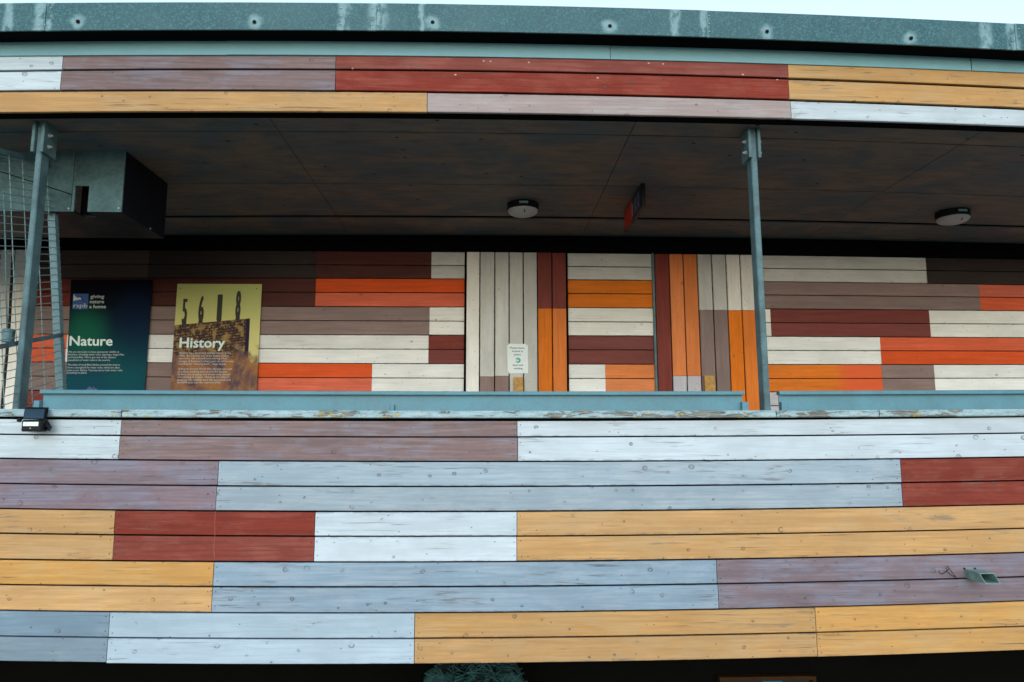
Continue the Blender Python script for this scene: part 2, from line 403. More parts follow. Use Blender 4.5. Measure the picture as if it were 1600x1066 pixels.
def nails(pl, X0, X1, zt, zb, Y):
    global nail_me
    if nail_me is None:
        b_ = MB().lathe((0, 0, 0), [(.0030, .002), (.0030, -.0012), (.0015, -.0018)], 6, 'y'); nail_me = bpy.data.meshes.new('nail'); nail_me.from_pydata(b_.v, [], b_.f); nail_me.materials.append(M['blackplastic'])
    for X in (X0+.022, X1-.022):
        if abs(X) > 3.6: continue
        for f in (.22, .78):
            o = bpy.data.objects.new('nail', nail_me); COL.objects.link(o); o.parent = pl
            w = Vector((X+random.uniform(-.006, .006), Y-.0015, zb(X)+(zt(X)-zb(X))*(f+random.uniform(-.05, .05))))
            q = pl.location + pl.parent.location; o.location = w-q
MB().tube([at(336.5, 799, YW-.0005), at(335.5, 815, YW-.0005), at(336, 835, YW-.0005), at(334, 855, YW-.0005), at(335, 872, YW-.0005)], .0011, 5).build('paint_dribble', plain('pale_dribble', (.36, .16, .13), .7), wall)
# coping, flaking paint over grey timber with lichen
t = NT('flaking_coping_paint'); co = t.objco(); r = t.rand()
v = t.vmath('ADD', co, t.vmath('MULTIPLY', t.n('ObjectInfo').outputs['Location'], (3.1, 0, 0)))
lift = t.noise(t.sc(v, 9, 3, 42), 1, 6, .68, .8); broad = t.noise(t.sc(v, 1.7, 1, 1), 1, 3)
bare = t.ramp(t.math('ADD', lift, t.math('MULTIPLY', t.math('SUBTRACT', broad, .5), .7)), .53, .59)
c = t.mix(t.ramp(t.noise(t.sc(v, 9, 3, 60), 1, 4), .35, .7), (.36, .50, .55), (.28, .41, .46))
wood = t.mix(t.ramp(t.noise(t.sc(v, 8, 3, 180), 1, 4), .35, .65), (.25, .26, .23), (.10, .10, .095))
c = t.mix(bare, c, wood)
edge = t.ramp(t.math('ABSOLUTE', t.math('SUBTRACT', t.math('ADD', lift, t.math('MULTIPLY', t.math('SUBTRACT', broad, .5), .7)), .47)), .0, .02, 1, 0)
c = t.mix(t.math('MULTIPLY', edge, .6), c, (.05, .05, .05))
lich = t.math('MULTIPLY', t.ramp(t.noise(t.sc(v, 16, 16, 30), 1, 4, .6), .60, .66), t.ramp(t.noise(t.sc(v, 2.5, 2, 2), 1, 2), .42, .54))
c = t.mix(lich, c, (.42, .33, .10))
t.bump(t.math('SUBTRACT', t.math('MULTIPLY', lift, .3), bare), .6, .006)
M['coping'] = t.done(c, .75)
for a in PLK: nails(*a, YW)
cop_top, cop_bot = L4(638.5, 642, 641.5, 639), L4(651, 653, 653, 650)
zct, zcb = zx(cop_top, YW-.03), zx(cop_bot, YW-.03)
cj = [None, 190, 1213, 1374, None]
for k in range(4):
    X0 = XL if cj[k] is None else xa(cj[k], 646, YW-.03); X1 = XR if cj[k+1] is None else xa(cj[k+1], 646, YW-.03)
    hboard('coping_board', X0, X1, shift(zct, random.uniform(-.002, .002)), zcb, YW-.03, .20, M['coping'], wall, gap=0, c=.005, endgap=.003)

# ================================================================== FASCIA
zf = [zx(f, YF) for f in fas]; ztt, ztb = zx(trim_top, YF-.012), zx(trim_bot, YF-.012)
fascia = thing('roof_fascia', (0, YF, zf[3](0)), 'boarded fascia above the balcony opening, painted mauve, red, amber and white, under a grey-green trim', 'fascia')
def frow(z0, z1, lst, mid):
    for k in range(len(lst)-1):
        px, colr = lst[k]; nx = lst[k+1]
        X0 = XL if px is None else xa(px, mid, YF); X1 = XR if nx is None else xa(nx[0], mid, YF)
        hboard('plank', X0, X1, z0, z1, YF, .022, P(colr, specks=.13) if colr == 'red' else P(colr), fascia, gap=random.uniform(.013, .017))
frow(shift(zf[0], .03), zf[1], [(None, 'white'), (97.5, 'mauve'), (524.5, 'red'), (1230.5, 'amber'), None], 100)
frow(zf[1], zf[2], [(None, 'white'), (95, 'mauve'), (524, 'red'), (1232, 'amber'), None], 130)
frow(zf[2], zf[3], [(None, 'amber'), (667.5, 'pinkgrey'), (1235.5, 'white'), None], 165)
sheet('backing', XL, XR, shift(zf[0], .12), shift(zf[3], .004), YF+.030, .068, M['black'], fascia)
tj = [None, 355, 953, 1514, None]
for k in range(4):
    X0 = XL if tj[k] is None else xa(tj[k], 78, YF); X1 = XR if tj[k+1] is None else xa(tj[k+1], 90, YF)
    sheet('trim', X0+.0012, X1-.0012, shift(ztt, random.uniform(-.001, .001)), shift(ztb, random.uniform(-.0015, .0015)), YF-.012+random.uniform(-.001, .001), .05, M['trim'], fascia)

# ================================================================== ROOF EDGE
roof = thing('roof_edge', (0, YRO, za(800, 48, YRO)), 'spangled galvanised steel roof edge with white oxide stains and bolt heads', 'roof')
zrt, zrb = zx(roof_top, YRO), zx(roof_bot, YRO)
bolts = [(122, 34), (397.5, 34.5), (676, 35), (953, 41), (1198.5, 49.5), (1423.5, 60)]
smears = [(13, 26, .035), (62, 26, .05), (76, 30, .025), (537, 26, .045), (590, 26, .07), (1055, 32, .04), (1100, 38, .035), (1540, 52, .05), (1583, 60, .05), (660, 30, .02)]
t = NT('galvanised_spangle'); geo = t.n('NewGeometry').outputs['Position']
nz = t.n('TexNoise'); t.put(nz.inputs['Vector'], geo); nz.inputs['Scale'].default_value = 14; nz.inputs['Detail'].default_value = 4
wv = t.vmath('ADD', geo, t.vmath('MULTIPLY', t.vmath('SUBTRACT', nz.outputs['Color'], (.5, .5, .5)), (.07, 0, .07)))
gq = t.n('CombineXYZ'); GX, GY, GZ = t.xyz(geo); t.put(gq.inputs[0], GX); t.put(gq.inputs[1], GZ); g2d = gq.outputs[0]
vo = t.vor(g2d, 120, 1.0); cellc = t.xyz(vo.outputs['Color'])[0]
vo2 = t.vor(g2d, 55, 1.0); cell2 = t.xyz(vo2.outputs['Color'])[1]
c = t.mix(t.math('MULTIPLY', t.math('POWER', cellc, 2.5), .9), (.016, .080, .100), (.075, .215, .240))
c = t.mix(t.math('MULTIPLY', cell2, .3), c, (.025, .07, .09))
c = t.mix(t.ramp(t.noise(geo, 3, 4), .35, .75, 0, .35), c, (.07, .155, .17))
halo = None
for px, py in bolts:
    p = at(px, py, YRO); dd = t.vmath('DISTANCE', t.vmath('MULTIPLY', wv, (1, 0, 1)), (p.x, 0, p.z))
    q = t.ramp(dd, .022, .066, 1, 0); halo = q if halo is None else t.math('MAXIMUM', halo, q)
nv = t.noise(t.sc(geo, 18, 0, 9), 1, 4, .6)
WX, WY, WZ = t.xyz(wv)
for px, py, w in smears:
    p = at(px, py, YRO)
    q = t.math('MULTIPLY', t.ramp(t.math('ABSOLUTE', t.math('SUBTRACT', WX, p.x)), w*.3, w*1.15, 1, 0), t.ramp(nv, .38, .52, .1, 1)); halo = t.math('MAXIMUM', halo, q)
c = t.mix(t.math('MULTIPLY', halo, t.ramp(t.noise(geo, 40, 3), .2, .6, .6, 1)), c, (.19, .33, .36))
M['galv'] = t.done(c, t.ramp(cellc, 0, 1, .42, .6), .0, .35)
rj = [None, 71, 588, 1104, 1587, None]
for k in range(5):
    X0 = XL if rj[k] is None else xa(rj[k], 28+.02*rj[k], YRO); X1 = XR if rj[k+1] is None else xa(rj[k+1], 28+.02*rj[k+1], YRO)
    sheet('flashing_sheet', X0+.001, X1-.001, zrt, zrb, YRO+(.003 if k % 2 else 0), .012, M['galv'], roof)
mb_soff = sheet('eaves_underside', XL, XR, shift(zrb, .05), shift(zrb, .010), YRO+.014, 1.0, M['black'], roof)
sheet('roof_deck', XL, XR, shift(zrt, -.02), shift(zrb, .06), YRO+.018, 9.0, M['concrete'], roof)
for px, py in bolts:
    p = at(px, py, YRO)
    MB().lathe((p.x, YRO, p.z), [(.013, 0), (.013, -.003), (.008, -.004), (.008, -.012), (.005, -.015)], 10, 'y').build('bolt', M['blackplastic'], roof)
for px in (62, 70, 80, 533, 582, 592, 1098, 1108, 1580, 1592):
    for f in (.2, .5, .8):
        p = at(px, roof_top(px)*(1-f)+roof_bot(px)*f, YRO)
        MB().lathe((p.x, YRO, p.z), [(.0045, .001), (.004, -.003), (.002, -.004)], 6, 'y').build('rivet', M['bolt'], roof)

# ================================================================== SOFFIT
t = NT('stained_plywood_soffit'); geo = t.n('NewGeometry').outputs['Position']
v = t.sc(geo, 1, 1, 0)
a = t.noise(t.sc(v, 1.5, 2.4, 1), 1, 6, .66, .6); b = t.noise(t.sc(v, 3.5, 14, 1), 1, 5, .6, .4); d = t.noise(t.sc(v, 12, 90, 1), 1, 3)
c = t.mix(t.ramp(a, .35, .65), (.240, .178, .132), (.108, .140, .156)); c = t.mix(t.ramp(b, .42, .72, 0, .6), c, (.095, .085, .078)); c = t.mix(t.ramp(d, .4, .8, 0, .35), c, (.12, .095, .08))
vo = t.vor(t.sc(v, 3.2, 5, 0), 1); c = t.mix(t.math('MULTIPLY', t.ramp(vo.outputs['Distance'], .03, .07, 1, 0), t.math('GREATER_THAN', t.xyz(vo.outputs['Color'])[0], .82)), c, (.02, .017, .015))
t.bump(d, .15, .003)
M['ply'] = t.done(c, .6, 0, .12)
soffit = thing('soffit', (0, YS0, ZS), 'dark brown plywood soffit in large panels over the balcony', 'soffit')
jl = [fitline([(240, 207), (640, 207.5), (1000, 212.5), (1200, 218), (1490, 228)]), fitline([(262, 287.5), (640, 288), (1000, 292), (1200, 298), (1600, 306)]),
      fitline([(262, 336.5), (640, 337), (1000, 341), (1200, 345.5), (1600, 353.5)]), fitline([(262, 339.5), (640, 340), (1000, 344.5), (1200, 349), (1600, 357.5)])]
def cut(p0, p1):     # a transverse joint, straight in plan
    a, b = on_soffit(*p0), on_soffit(*p1)
    return (a.x+b.x)/2
XJ = [cut((420, 183.7), (522.5, 332.5)), cut((990, 192.5), (928.75, 332.5)), cut((1527.5, 207.5), (1340, 325))]
dx = (XJ[2]-XJ[0])/2
XJ = [XL] + [x for x in [XJ[0]-2*dx, XJ[0]-dx] if x > XL] + XJ + [XJ[2]+dx] + [XR]
def sY(line):
    p = on_soffit(800, line(800)); return p.y
YJ = [YS0, sY(jl[0]), sY(jl[1]), sY(jl[2]), sY(jl[3]), YR]
zs0, zsr = zx(sof, YS0), zx(rear_line, YR)
def zsoff(X, Y): s = (Y-YS0)/(YR-YS0); return zs0(X)*(1-s)+zsr(X)*s
for j in (0, 1, 2, 4):
    for i in range(len(XJ)-1):
        x0, x1, y0, y1 = XJ[i]+.003, XJ[i+1]-.003, YJ[j]+(.008 if j else .003), YJ[j+1]-.008
        n = max(1, int((x1-x0)/.5)); V, Fc = [], []
        off = random.uniform(0, .002)
        for q in range(n+1):
            X = x0+(x1-x0)*q/n
            for (yy, dz) in ((y0, 0), (y1, 0), (y1, .012), (y0, .012)): V.append((X, yy, zsoff(X, yy)+dz+off))
        for q in range(n):
            for k in range(4): Fc.append((q*4+k, q*4+(k+1) % 4, (q+1)*4+(k+1) % 4, (q+1)*4+k))
        Fc += [(0, 1, 2, 3), tuple(n*4+k for k in range(4))]
        mesh('panel', V, Fc, M['ply'], soffit)
mesh('ceiling_void', [(XL, YS0, ZS+.04), (XR, YS0, ZS+.04), (XR, YR+.3, ZS+.04), (XL, YR+.3, ZS+.04), (XL, YS0, ZS+.07), (XR, YS0, ZS+.07), (XR, YR+.3, ZS+.07), (XL, YR+.3, ZS+.07)],
     [(0,1,2,3),(4,7,6,5),(0,4,5,1),(1,5,6,2),(2,6,7,3),(3,7,4,0)], M['black'], soffit)
edge_top = fitline([(262, 363), (480, 363.2), (860, 364), (1190, 367.6), (1600, 376.2)])
sheet('edge_angle', XL, XR, shift(zx(rear_line, YR-.03), .030), zx(rear_line, YR-.03), YR-.03, .025, plain('green_steel_angle', (.045, .085, .08), .5), soffit)

# ================================================================== REAR WALL
zr = [zx(f, YB) for f in rr]
FLOOR = ZB + .42
rear = thing('rear_wall', (0, YB, FLOOR), 'balcony back wall clad in cream, brown, maroon and orange-red boards', 'wall')
sheet('head_beam', XL, XR, shift(zsr, .02), shift(zr[0], .004), YB-.01, .1, M['darkwood_shaded'], rear)  # dark beam; the shade under the edge angle is in its colour
mesh('backing', MB().box(XL, XR, YB+.024, YB+.2, FLOOR, ZS+.1).v, MB().box(XL, XR, YB+.024, YB+.2, FLOOR, ZS+.1).f, M['black'], rear)
def rrow(i, lst, xa0, xb0):
    ymid = rr[2*i+1]
    for k in range(len(lst)-1):
        px, colr = lst[k]; nx = lst[k+1]
        X0 = xa0 if px is None else xa(px, ymid(px), YB)
        X1 = xb0 if nx is None else xa(nx[0], ymid(nx[0]), YB)
        for b in (0, 1): hboard('plank', X0, X1, zr[2*i+b], zr[2*i+b+1], YB, .02, P(colr), rear, gap=.0075, endgap=.0008)
XA = xa(37, 500, YB); XB = xa(725.5, 500, YB)
LEFT = [[(None, 'umber_shaded'), (232, 'coffee_and_shade'), (494, 'oxblood_shaded'), (674, 'stone'), None],  # top row: shade beside the duct is painted into the dark boards
        [(None, 'maroon'), (140, 'oxblood_shaded'), (493, 'vermilion'), None],
        [(None, 'tan'), (671, 'cream'), None],
        [(None, 'vermilion'), (103, 'bone'), (669.5, 'maroon'), None],
        [(None, 'tan'), (300, 'vermilion'), (581, 'bone'), None],
        [(None, 'maroon'), (500, 'tan'), None]]
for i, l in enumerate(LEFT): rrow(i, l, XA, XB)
XC, XD = xa(887.5, 500, YB), xa(1021, 500, YB)
MID = [[(None, 'stone'), None], [(None, 'orange'), None], [(None, 'cream'), None], [(None, 'maroon'), None], [(None, 'bone'), (946, 'orange'), None], [(None, 'tan'), None]]
for i, l in enumerate(MID): rrow(i, l, XC, XD)
XE = xa(1186, 500, YB)
RIGHT = [[(None, 'stone'), (1447.5, 'coffee_and_shade'), None], [(None, 'tan'), (1531, 'vermilion'), None], [(None, 'cream'), (1204.5, 'maroon'), (1453, 'cream'), None],
         [(None, 'bone'), (1376, 'vermilion'), None], [(None, 'orange_fade'), (1378.5, 'tan'), (1460.5, 'bone'), None], [(None, 'lavender'), None]]
for i, l in enumerate(RIGHT): rrow(i, l, XE, XR)
# pale upright boards at the far left, behind the mesh screen
x = XA-.004; k = 0
while x > XL:
    vboard('upright_plank', x-.145, x, zr[0](x), zr[12](x), YB, .02, P('cream', True), rear); x -= .147; k += 1
# narrow dark jambs either side of the shutters
for px, w in ((726.2, .010), (886.6, .014), (1022, .022), (1185.5, .012)):
    X = xa(px, 500, YB); MB().box(X-w/2, X+w/2, YB-.028, YB+.02, zr[12](X), zr[0](X)).build('jamb', M['post'] if px > 1000 and px < 1100 else M['darkwood_shaded'], rear)

# ---- two boarded shutters
def shutter(label, edges, cols):
    X0, X1 = xa(edges[0], 500, YB-.02), xa(edges[-1], 500, YB-.02)
    root = thing('shutter_door', ((X0+X1)/2, YB-.02, FLOOR), label, 'shutter', 'boarded shutters in the back wall')
    zt = zx(rr[0], YB-.02)
    MB().box(X0+.004, X1-.004, YB+.001, YB+.012, FLOOR, zt((X0+X1)/2)-.004).build('backing', M['black'], root)
    for k in range(len(edges)-1):
        a, b = xa(edges[k], 500, YB-.02), xa(edges[k+1], 500, YB-.02); z1 = zt((a+b)/2)
        cs = cols[k]; zz = [z1] + [za((edges[k]+edges[k+1])/2, y, YB-.02) for y, _ in cs[1:]] + [zr[12](a)]
        for q in range(len(cs)): vboard('plank', a, b, zz[q], zz[q+1], YB-.02, .02, P(cs[q][1], True), root, gap=.011)
    return root
shutter('seven-board shutter left of the centre with a white paper notice on its grey boards', [728, 749.5, 773, 795.5, 817.8, 840, 863, 885.8],
        [[(0, 'cream')], [(0, 'stone'), (588.5, 'tan')], [(0, 'stone'), (587.5, 'tan')], [(0, 'stone')], [(0, 'stone')], [(0, 'maroon'), (482, 'orange')], [(0, 'maroon'), (482, 'orange')]])
shutter('seven-board shutter right of the centre in maroon, orange, grey-mauve and cream beside the steel post', [1025, 1048.2, 1070.5, 1092.8, 1115.5, 1138, 1160.3, 1184],
        [[(0, 'maroon')], [(0, 'orange'), (587.5, 'lavender')], [(0, 'orange'), (587.5, 'lavender')], [(0, 'stone'), (484.5, 'tan')], [(0, 'stone'), (484.5, 'tan')], [(0, 'cream'), (485, 'orange')], [(0, 'cream'), (485, 'orange')]])

# ---- balcony floor and ends, lower storey
fl = thing('balcony_floor', (0, YW+.1, FLOOR-.3), 'concrete balcony floor slab hidden behind the boarded wall', 'floor slab')
MB().box(XL, XR, YW+.125, YR+6, FLOOR-.25, FLOOR-.002).build('slab', M['concrete'], fl)
MB().box(XL, XR, YW+.125, YW+.5, ZB+.02, FLOOR-.255).build('edge_beam', M['black'], fl)
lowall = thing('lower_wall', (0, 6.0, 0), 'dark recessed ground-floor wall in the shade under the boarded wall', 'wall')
MB().box(XL, XR, 6.0, 6.2, 0, FLOOR-.256).build('wall_face', M['darkwood_shaded'], lowall)  # near-black colour stands in for the deep shade under the floor

# ================================================================== POSTS
def post(label, bot, top, ybot, ytop, plate_px, side):
    """bot/top: (left, right) pixel of the front face; rectangular hollow section with bolted cleats"""
    Y0 = YW+.15; Dp = .092
    bl, br = at(bot[0], ybot, Y0), at(bot[1], ybot, Y0); tl, tr = at(top[0], ytop, Y0), at(top[1], ytop, Y0)
    ztop = ZS+.008; 
    def lx(a, b, z): s = (z-a.z)/(b.z-a.z); return a.x+(b.x-a.x)*s
    zb = FLOOR
    xb = (lx(bl, tl, zb), lx(br, tr, zb)); xt = (lx(bl, tl, ztop), lx(br, tr, ztop))
    w = ((xb[1]-xb[0])+(xt[1]-xt[0]))/2; cb, ct = sum(xb)/2, sum(xt)/2
    root = thing('steel_post', (cb, Y0+Dp/2, FLOOR), label, 'post', 'steel posts holding the roof')
    def ring(cx, z, hw):
        c = .006
        return [(cx-hw+c, Y0, z), (cx+hw-c, Y0, z), (cx+hw, Y0+c, z), (cx+hw, Y0+Dp-c, z), (cx+hw-c, Y0+Dp, z), (cx-hw+c, Y0+Dp, z), (cx-hw, Y0+Dp-c, z), (cx-hw, Y0+c, z)]
    V, n = [], 8
    for q in range(7):
        s = q/6; V += ring(cb+(ct-cb)*s, zb+(ztop-zb)*s, w/2)
    Fc = [(i*n+k, i*n+(k+1) % n, (i+1)*n+(k+1) % n, (i+1)*n+k) for i in range(6) for k in range(n)] + [tuple(range(n)), tuple(range(6*n, 7*n))]
    mesh('shaft', V, Fc, M['post'], root)
    zpb = za(top[0], plate_px, Y0-.02)
    for s in (-1, 1):
        cx = ct + s*(w/2+.0115)
        pl = MB().box(cx-.0105, cx+.0105, Y0-.022, Y0+Dp+.03, zpb, ztop+.004, .002).build('cleat', M['post'], root)
        for z in (zpb+.055, zpb+.135):
            xo = cx + s*.0105
            MB().lathe((xo, Y0+.035, z), [(.017, 0), (.017, s*.003), (.0125, s*.003), (.0125, s*.013), (.008, s*.013), (.008, s*.024)], 8, 'x').build('bolt', M['bolt'], root)
    MB().box(ct-w/2-.035, ct+w/2+.035, Y0-.04, Y0+Dp+.05, ztop-.012, ztop+.006).build('head_plate', M['blackplastic'], root)
post('grey-green steel post rising from the boarded wall between the two blue rails', (1194.7, 1204.9), (1174.4, 1183.2), 640, 249, 246, 1)
post('grey-green steel post at the left beside the wire mesh screen', (18.3, 27.9), (55, 64.7), 637, 240, 237, -1)

# ================================================================== RAILS
def rail(label, px0, px1, tabs):
    Yl = YW+.175
    tl = fitline([(62, 608.6), (540, 612), (1000, 611.5), (1163, 610.6), (1600, 609.3)]); bl = fitline([(62, 614.8), (540, 617.8), (1000, 617.5), (1163, 616.2), (1600, 615.8)])
    X0, X1 = xa(px0, 615, Yl), xa(px1, 615, Yl)
    root = thing('steel_rail', ((X0+X1)/2, Yl, ZB), label, 'rail', 'blue rails behind the coping')
    z0, z1 = zx(tl, Yl), zx(bl, Yl)
    hboard('top_lip', X0, X1, z0, z1, Yl, .05, M['railblue'], root, gap=0, c=.003, endgap=0)
    zc = zx(cop_top, Yl)
    sheet('web', X0+.006, X1-.006, shift(z1, .0005), shift(zc, -.16), Yl+.032, .008, M['railblue'], root)
    for px, w, hy in tabs:
        X = xa(px, 634, Yl); zt = za(px, hy, Yl)
        MB().box(X-w/2, X+w/2, Yl-.004, Yl+.030, zt-.24, zt, .002).build('bracket', M['railblue'], root)
rail('long pale blue steel rail behind the coping, left of the right-hand post', 62, 1163.5, [(57, .036, 626), (613, .022, 632), (1164.5, .044, 628)])
rail('pale blue steel rail behind the coping, right of the right-hand post', 1218, 2300, [(1226, .044, 628)])

# ================================================================== DUCT
t0, t1 = 5.15, 5.85
xr_ = xa(189.5, 331, t0); zdb = za(150, 331, t0)
duct = thing('duct_box', (xr_-.9, (t0+t1)/2, zdb), 'pale sheet-metal duct box with a square hole hanging under the soffit at left', 'duct')
zc = ZS-.004
xs_ = xa(113, 300, t0); xh0, xh1 = xa(116.5, 310, t0), xa(138, 310, t0); zh = za(127, 290.5, t0)
sg = .012
mb = MB()      # front panels around the hole
mb.box(xh1, xr_, t0, t0+sg, zdb, zc); mb.box(xs_+.002, xh0, t0, t0+sg, zdb, zc); mb.box(xh0, xh1, t0, t0+sg, zh, zc)
mb.build('front_panel', M['duct'], duct)
MB().box(-6.5, xs_-.002, t0, t0+sg, zdb, zc).build('front_panel', M['duct'], duct)
MB().box(xr_-.012, xr_, t0+sg+.0005, t1, zdb, zc).build('end_panel', plain('dark_blue_sheet_metal', (.008, .010, .016), .7, spec=.08), duct)
mbu = MB(); mbu.box(-6.5, xh0, t0+.001, t1, zdb-.001, zdb+.012); mbu.box(xh1, xr_-.001, t0+.001, t1, zdb-.001, zdb+.012); mbu.box(xh0, xh1, t0+.13, t1, zdb-.001, zdb+.012)
mbu.build('underside', M['blackplastic'], duct)
MB().box(xh0-.02, xh1+.02, t0+.12, t0+.13, zdb+.013, zh+.05).build('hole_back', M['black'], duct)
for px, py in ((185.5, 325.5), (107.5, 326), (238, 357.5)):
    Yb = t0 if px < 200 else 5.6
    p = at(px, py, Yb)
    if px < 200: MB().lathe((p.x, t0, p.z), [(.007, 0), (.006, -.005), (.003, -.006)], 8, 'y').build('screw', M['bolt'], duct)
    else: MB().lathe((xr_, Yb, p.z), [(.007, 0), (.006, .005), (.003, .006)], 8, 'x').build('screw', M['bolt'], duct)

# ================================================================== MESH SCREEN (runs back into the balcony at the left)
d_ = rt*((700-800)/F) - up*((408-533)/F) + fw; d_.normalize()
YE = 5.22
Et, Eb = at(86.5, 262, YE), at(103.5, 612, YE)
ev = (Eb-Et).normalized(); Lh = (Eb-Et).length
scr = thing('mesh_screen', tuple(Eb), 'galvanised wire mesh screen with steel frame beside the left post', 'screen')
def SP(s, h): return Et + ev*h - d_*s          # s metres towards the viewer, h metres down from the top
LEN = .74
side_n = d_.cross(ev).normalized()
def bar(name, a, b, wv, tv, mat=None):
    return MB().hexa([a, a+wv, a+wv+tv, a+tv, b, b+wv, b+wv+tv, b+tv]).build(name, mat or M['post'], scr)
H2 = Lh+.03
bar('end_upright', SP(.0, -.02), SP(.0, H2), rt*-.075, d_*.006, M['steel'])
bar('end_upright', SP(.0, -.02), SP(.0, H2), -d_*.04, side_n*.005, M['steel'])
bar('top_rail', SP(.02, -.045), SP(LEN, -.045), ev*.035, side_n*.03, M['post'])
hm = Lh*.745
bar('mid_rail', SP(.0, hm), SP(LEN, hm), ev*.03, side_n*.03, M['post'])
sp_ = .0512; k = 0; h = .01
while h < H2:
    if abs(h-hm-.012) > .03:
        MB().tube([SP(-.012, h), SP(LEN, h)], .0031, 5).build('wire', M['wire'], scr)
    h += sp_; k += 1
s = .11
while s < LEN:
    MB().tube([SP(s, -.01)+side_n*.005, SP(s, H2)+side_n*.005], .0031, 5).build('wire', M['wire'], scr); s += .15
# lock box and drop rod hung on the mid rail
p0, p1 = at(4, 513, 4.72), at(22, 535, 4.72)
lk = MB(); lk.lathe(((p0.x+p1.x)/2, 4.72, p1.z), [(.036, 0), (.037, .004), (.037, .082), (.030, .088)], 14); lk.build('lock_barrel', M['post'], scr, smooth=False)
MB().tube([at(11, 514, 4.72), at(9, 400, 4.72), at(6, 300, 4.72)], .005, 6).build('drop_rod', M['post'], scr)
MB().tube([at(0, 268, 4.75), at(50, 284, 4.95), at(112, 304, 5.14)], .004, 5).build('cable', M['blackplastic'], scr)
MB().tube([at(20, 400, 6.9), at(14, 520, 6.9), at(3, 640, 6.9)], .012, 6).build('cable', M['blackplastic'], scr)

# ================================================================== TEXT / PRINT HELPERS
def text_polys(s, res=2):
    cu = bpy.data.curves.new('lettering', 'FONT'); cu.body = s; cu.size = 1.0; cu.resolution_u = res; cu.fill_mode = 'FRONT'
    ob = bpy.data.objects.new('lettering', cu); COL.objects.link(ob)
    dg = bpy.context.evaluated_depsgraph_get(); dg.update()
    me = bpy.data.meshes.new_from_object(ob.evaluated_get(dg))
    v = [(p.co.x, p.co.y) for p in me.vertices]; f = [tuple(p.vertices) for p in me.polygons]
    bpy.data.objects.remove(ob); bpy.data.curves.remove(cu); bpy.data.meshes.remove(me)
    return v, f
class Panel:
    """flat panel given by four corner pixels on the plane Y; uv in [0,1], v down"""
    def __init__(s, tl, tr, br, bl, Y):
        s.c = [at(*p, Y) for p in (tl, tr, br, bl)]; s.Y = Y; s.w = tr[0]-tl[0]; s.h = bl[1]-tl[1]
        s.tl = tl
    def p(s, u, v, dy=0.0):
        a = s.c[0].lerp(s.c[1], u); b = s.c[3].lerp(s.c[2], u); q = a.lerp(b, v); q.y -= dy; return q
    def slab(s, name, mat, parent, th=.006):
        V = [s.p(0, 0), s.p(1, 0), s.p(1, 1), s.p(0, 1)]; V += [q+Vector((0, th, 0)) for q in V]
        return mesh(name, V, [(0,1,2,3),(7,6,5,4),(0,4,5,1),(1,5,6,2),(2,6,7,3),(3,7,4,0)], mat, parent, uvs=[(0, 1), (1, 1), (1, 0), (0, 0)]*2)
    def flat(s, name, polys, mat, parent, dy=.0012):
        """polygons in uv"""
        V, Fc = [], []
        for poly in polys:
            n = len(V); V += [s.p(u, v, dy) for u, v in poly]; Fc.append(tuple(range(n, n+len(poly))))
        return mesh(name, V, Fc, mat, parent)
    def text(s, name, lines, mat, parent, dy=.0014, bold=0.0):
        """lines: (string, u of left edge, v of baseline, cap height in v, width in u or None, slant)"""
        V, Fc = [], []; asp = s.h/s.w
        for st, u0, v0, ch, wd, *sl in lines:
            vs, fs = text_polys(st, 2)
            if not vs: continue
            mx = max(a for a, b in vs); mn = min(a for a, b in vs)
            ky = ch/.69; kx = (wd/(mx-mn)) if wd else ky*asp
            n = len(V)
            for a, b in vs: V.append(s.p(u0+(a-mn)*kx + (sl[0]*b*kx if sl else 0), v0-b*ky, dy))
            Fc += [tuple(i+n for i in f) for f in fs]
            if bold:
                for ox, oy in ((bold, 0), (-bold, 0), (0, bold*.8), (0, -bold*.8)):
                    n = len(V)
                    for a, b in vs: V.append(s.p(u0+(a-mn)*kx+ox*ky*asp, v0-b*ky+oy*ky, dy+.0002+.00005*(ox > 0)+.0001*(oy > 0)+.00015*(oy < 0)))
                    Fc += [tuple(i+n for i in f) for f in fs]
        return mesh(name, V, Fc, mat, parent)
def uvnodes(t):
    q = t.n('UVMap', uv_map='uv'); x = t.xyz(q.outputs[0]); return q.outputs[0], x[0], x[1]

# ================================================================== NATURE POSTER
YP = YB-.03
pn = Panel((111, 437), (238, 437.3), (225.0, 622), (102, 622), YP)
nat = thing('poster_board', tuple(pn.p(.5, 1)), 'dark blue-green information board titled Nature on the back wall', 'poster', 'information boards')
t = NT('nature_print'); uv, U, V_ = uvnodes(t)
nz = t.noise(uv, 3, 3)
c = t.mix(t.ramp(t.math('ADD', V_, t.math('MULTIPLY', t.math('SUBTRACT', nz, .5), .3)), .1, .95), (.005, .060, .090), (.001, .002, .008))  # navy print; its near-black top also carries the duct's shade
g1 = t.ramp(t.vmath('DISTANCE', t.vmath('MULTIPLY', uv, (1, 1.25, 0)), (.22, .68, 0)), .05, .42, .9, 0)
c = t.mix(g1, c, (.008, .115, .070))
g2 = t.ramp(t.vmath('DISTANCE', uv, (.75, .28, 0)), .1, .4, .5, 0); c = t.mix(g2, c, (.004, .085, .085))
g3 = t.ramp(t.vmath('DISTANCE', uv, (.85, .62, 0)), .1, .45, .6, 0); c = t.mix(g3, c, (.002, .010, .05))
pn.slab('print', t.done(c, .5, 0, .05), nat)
def puv(px, py): return ((px-(111+(py-437)*-.0487))/127.0*1.0, (py-437)/185.0)
def pw(px0, px1): return (px1-px0)/125.5
M['logo_blue'] = plain('logo_blue', (.012, .085, .33), .4, 0, .03)
M['pale_print'] = plain('pale_grey_print', (.55, .60, .61), .5, 0, .02, spec=.1)
M['mint_print'] = plain('pale_mint_print', (.66, .80, .78), .5, 0, .02)
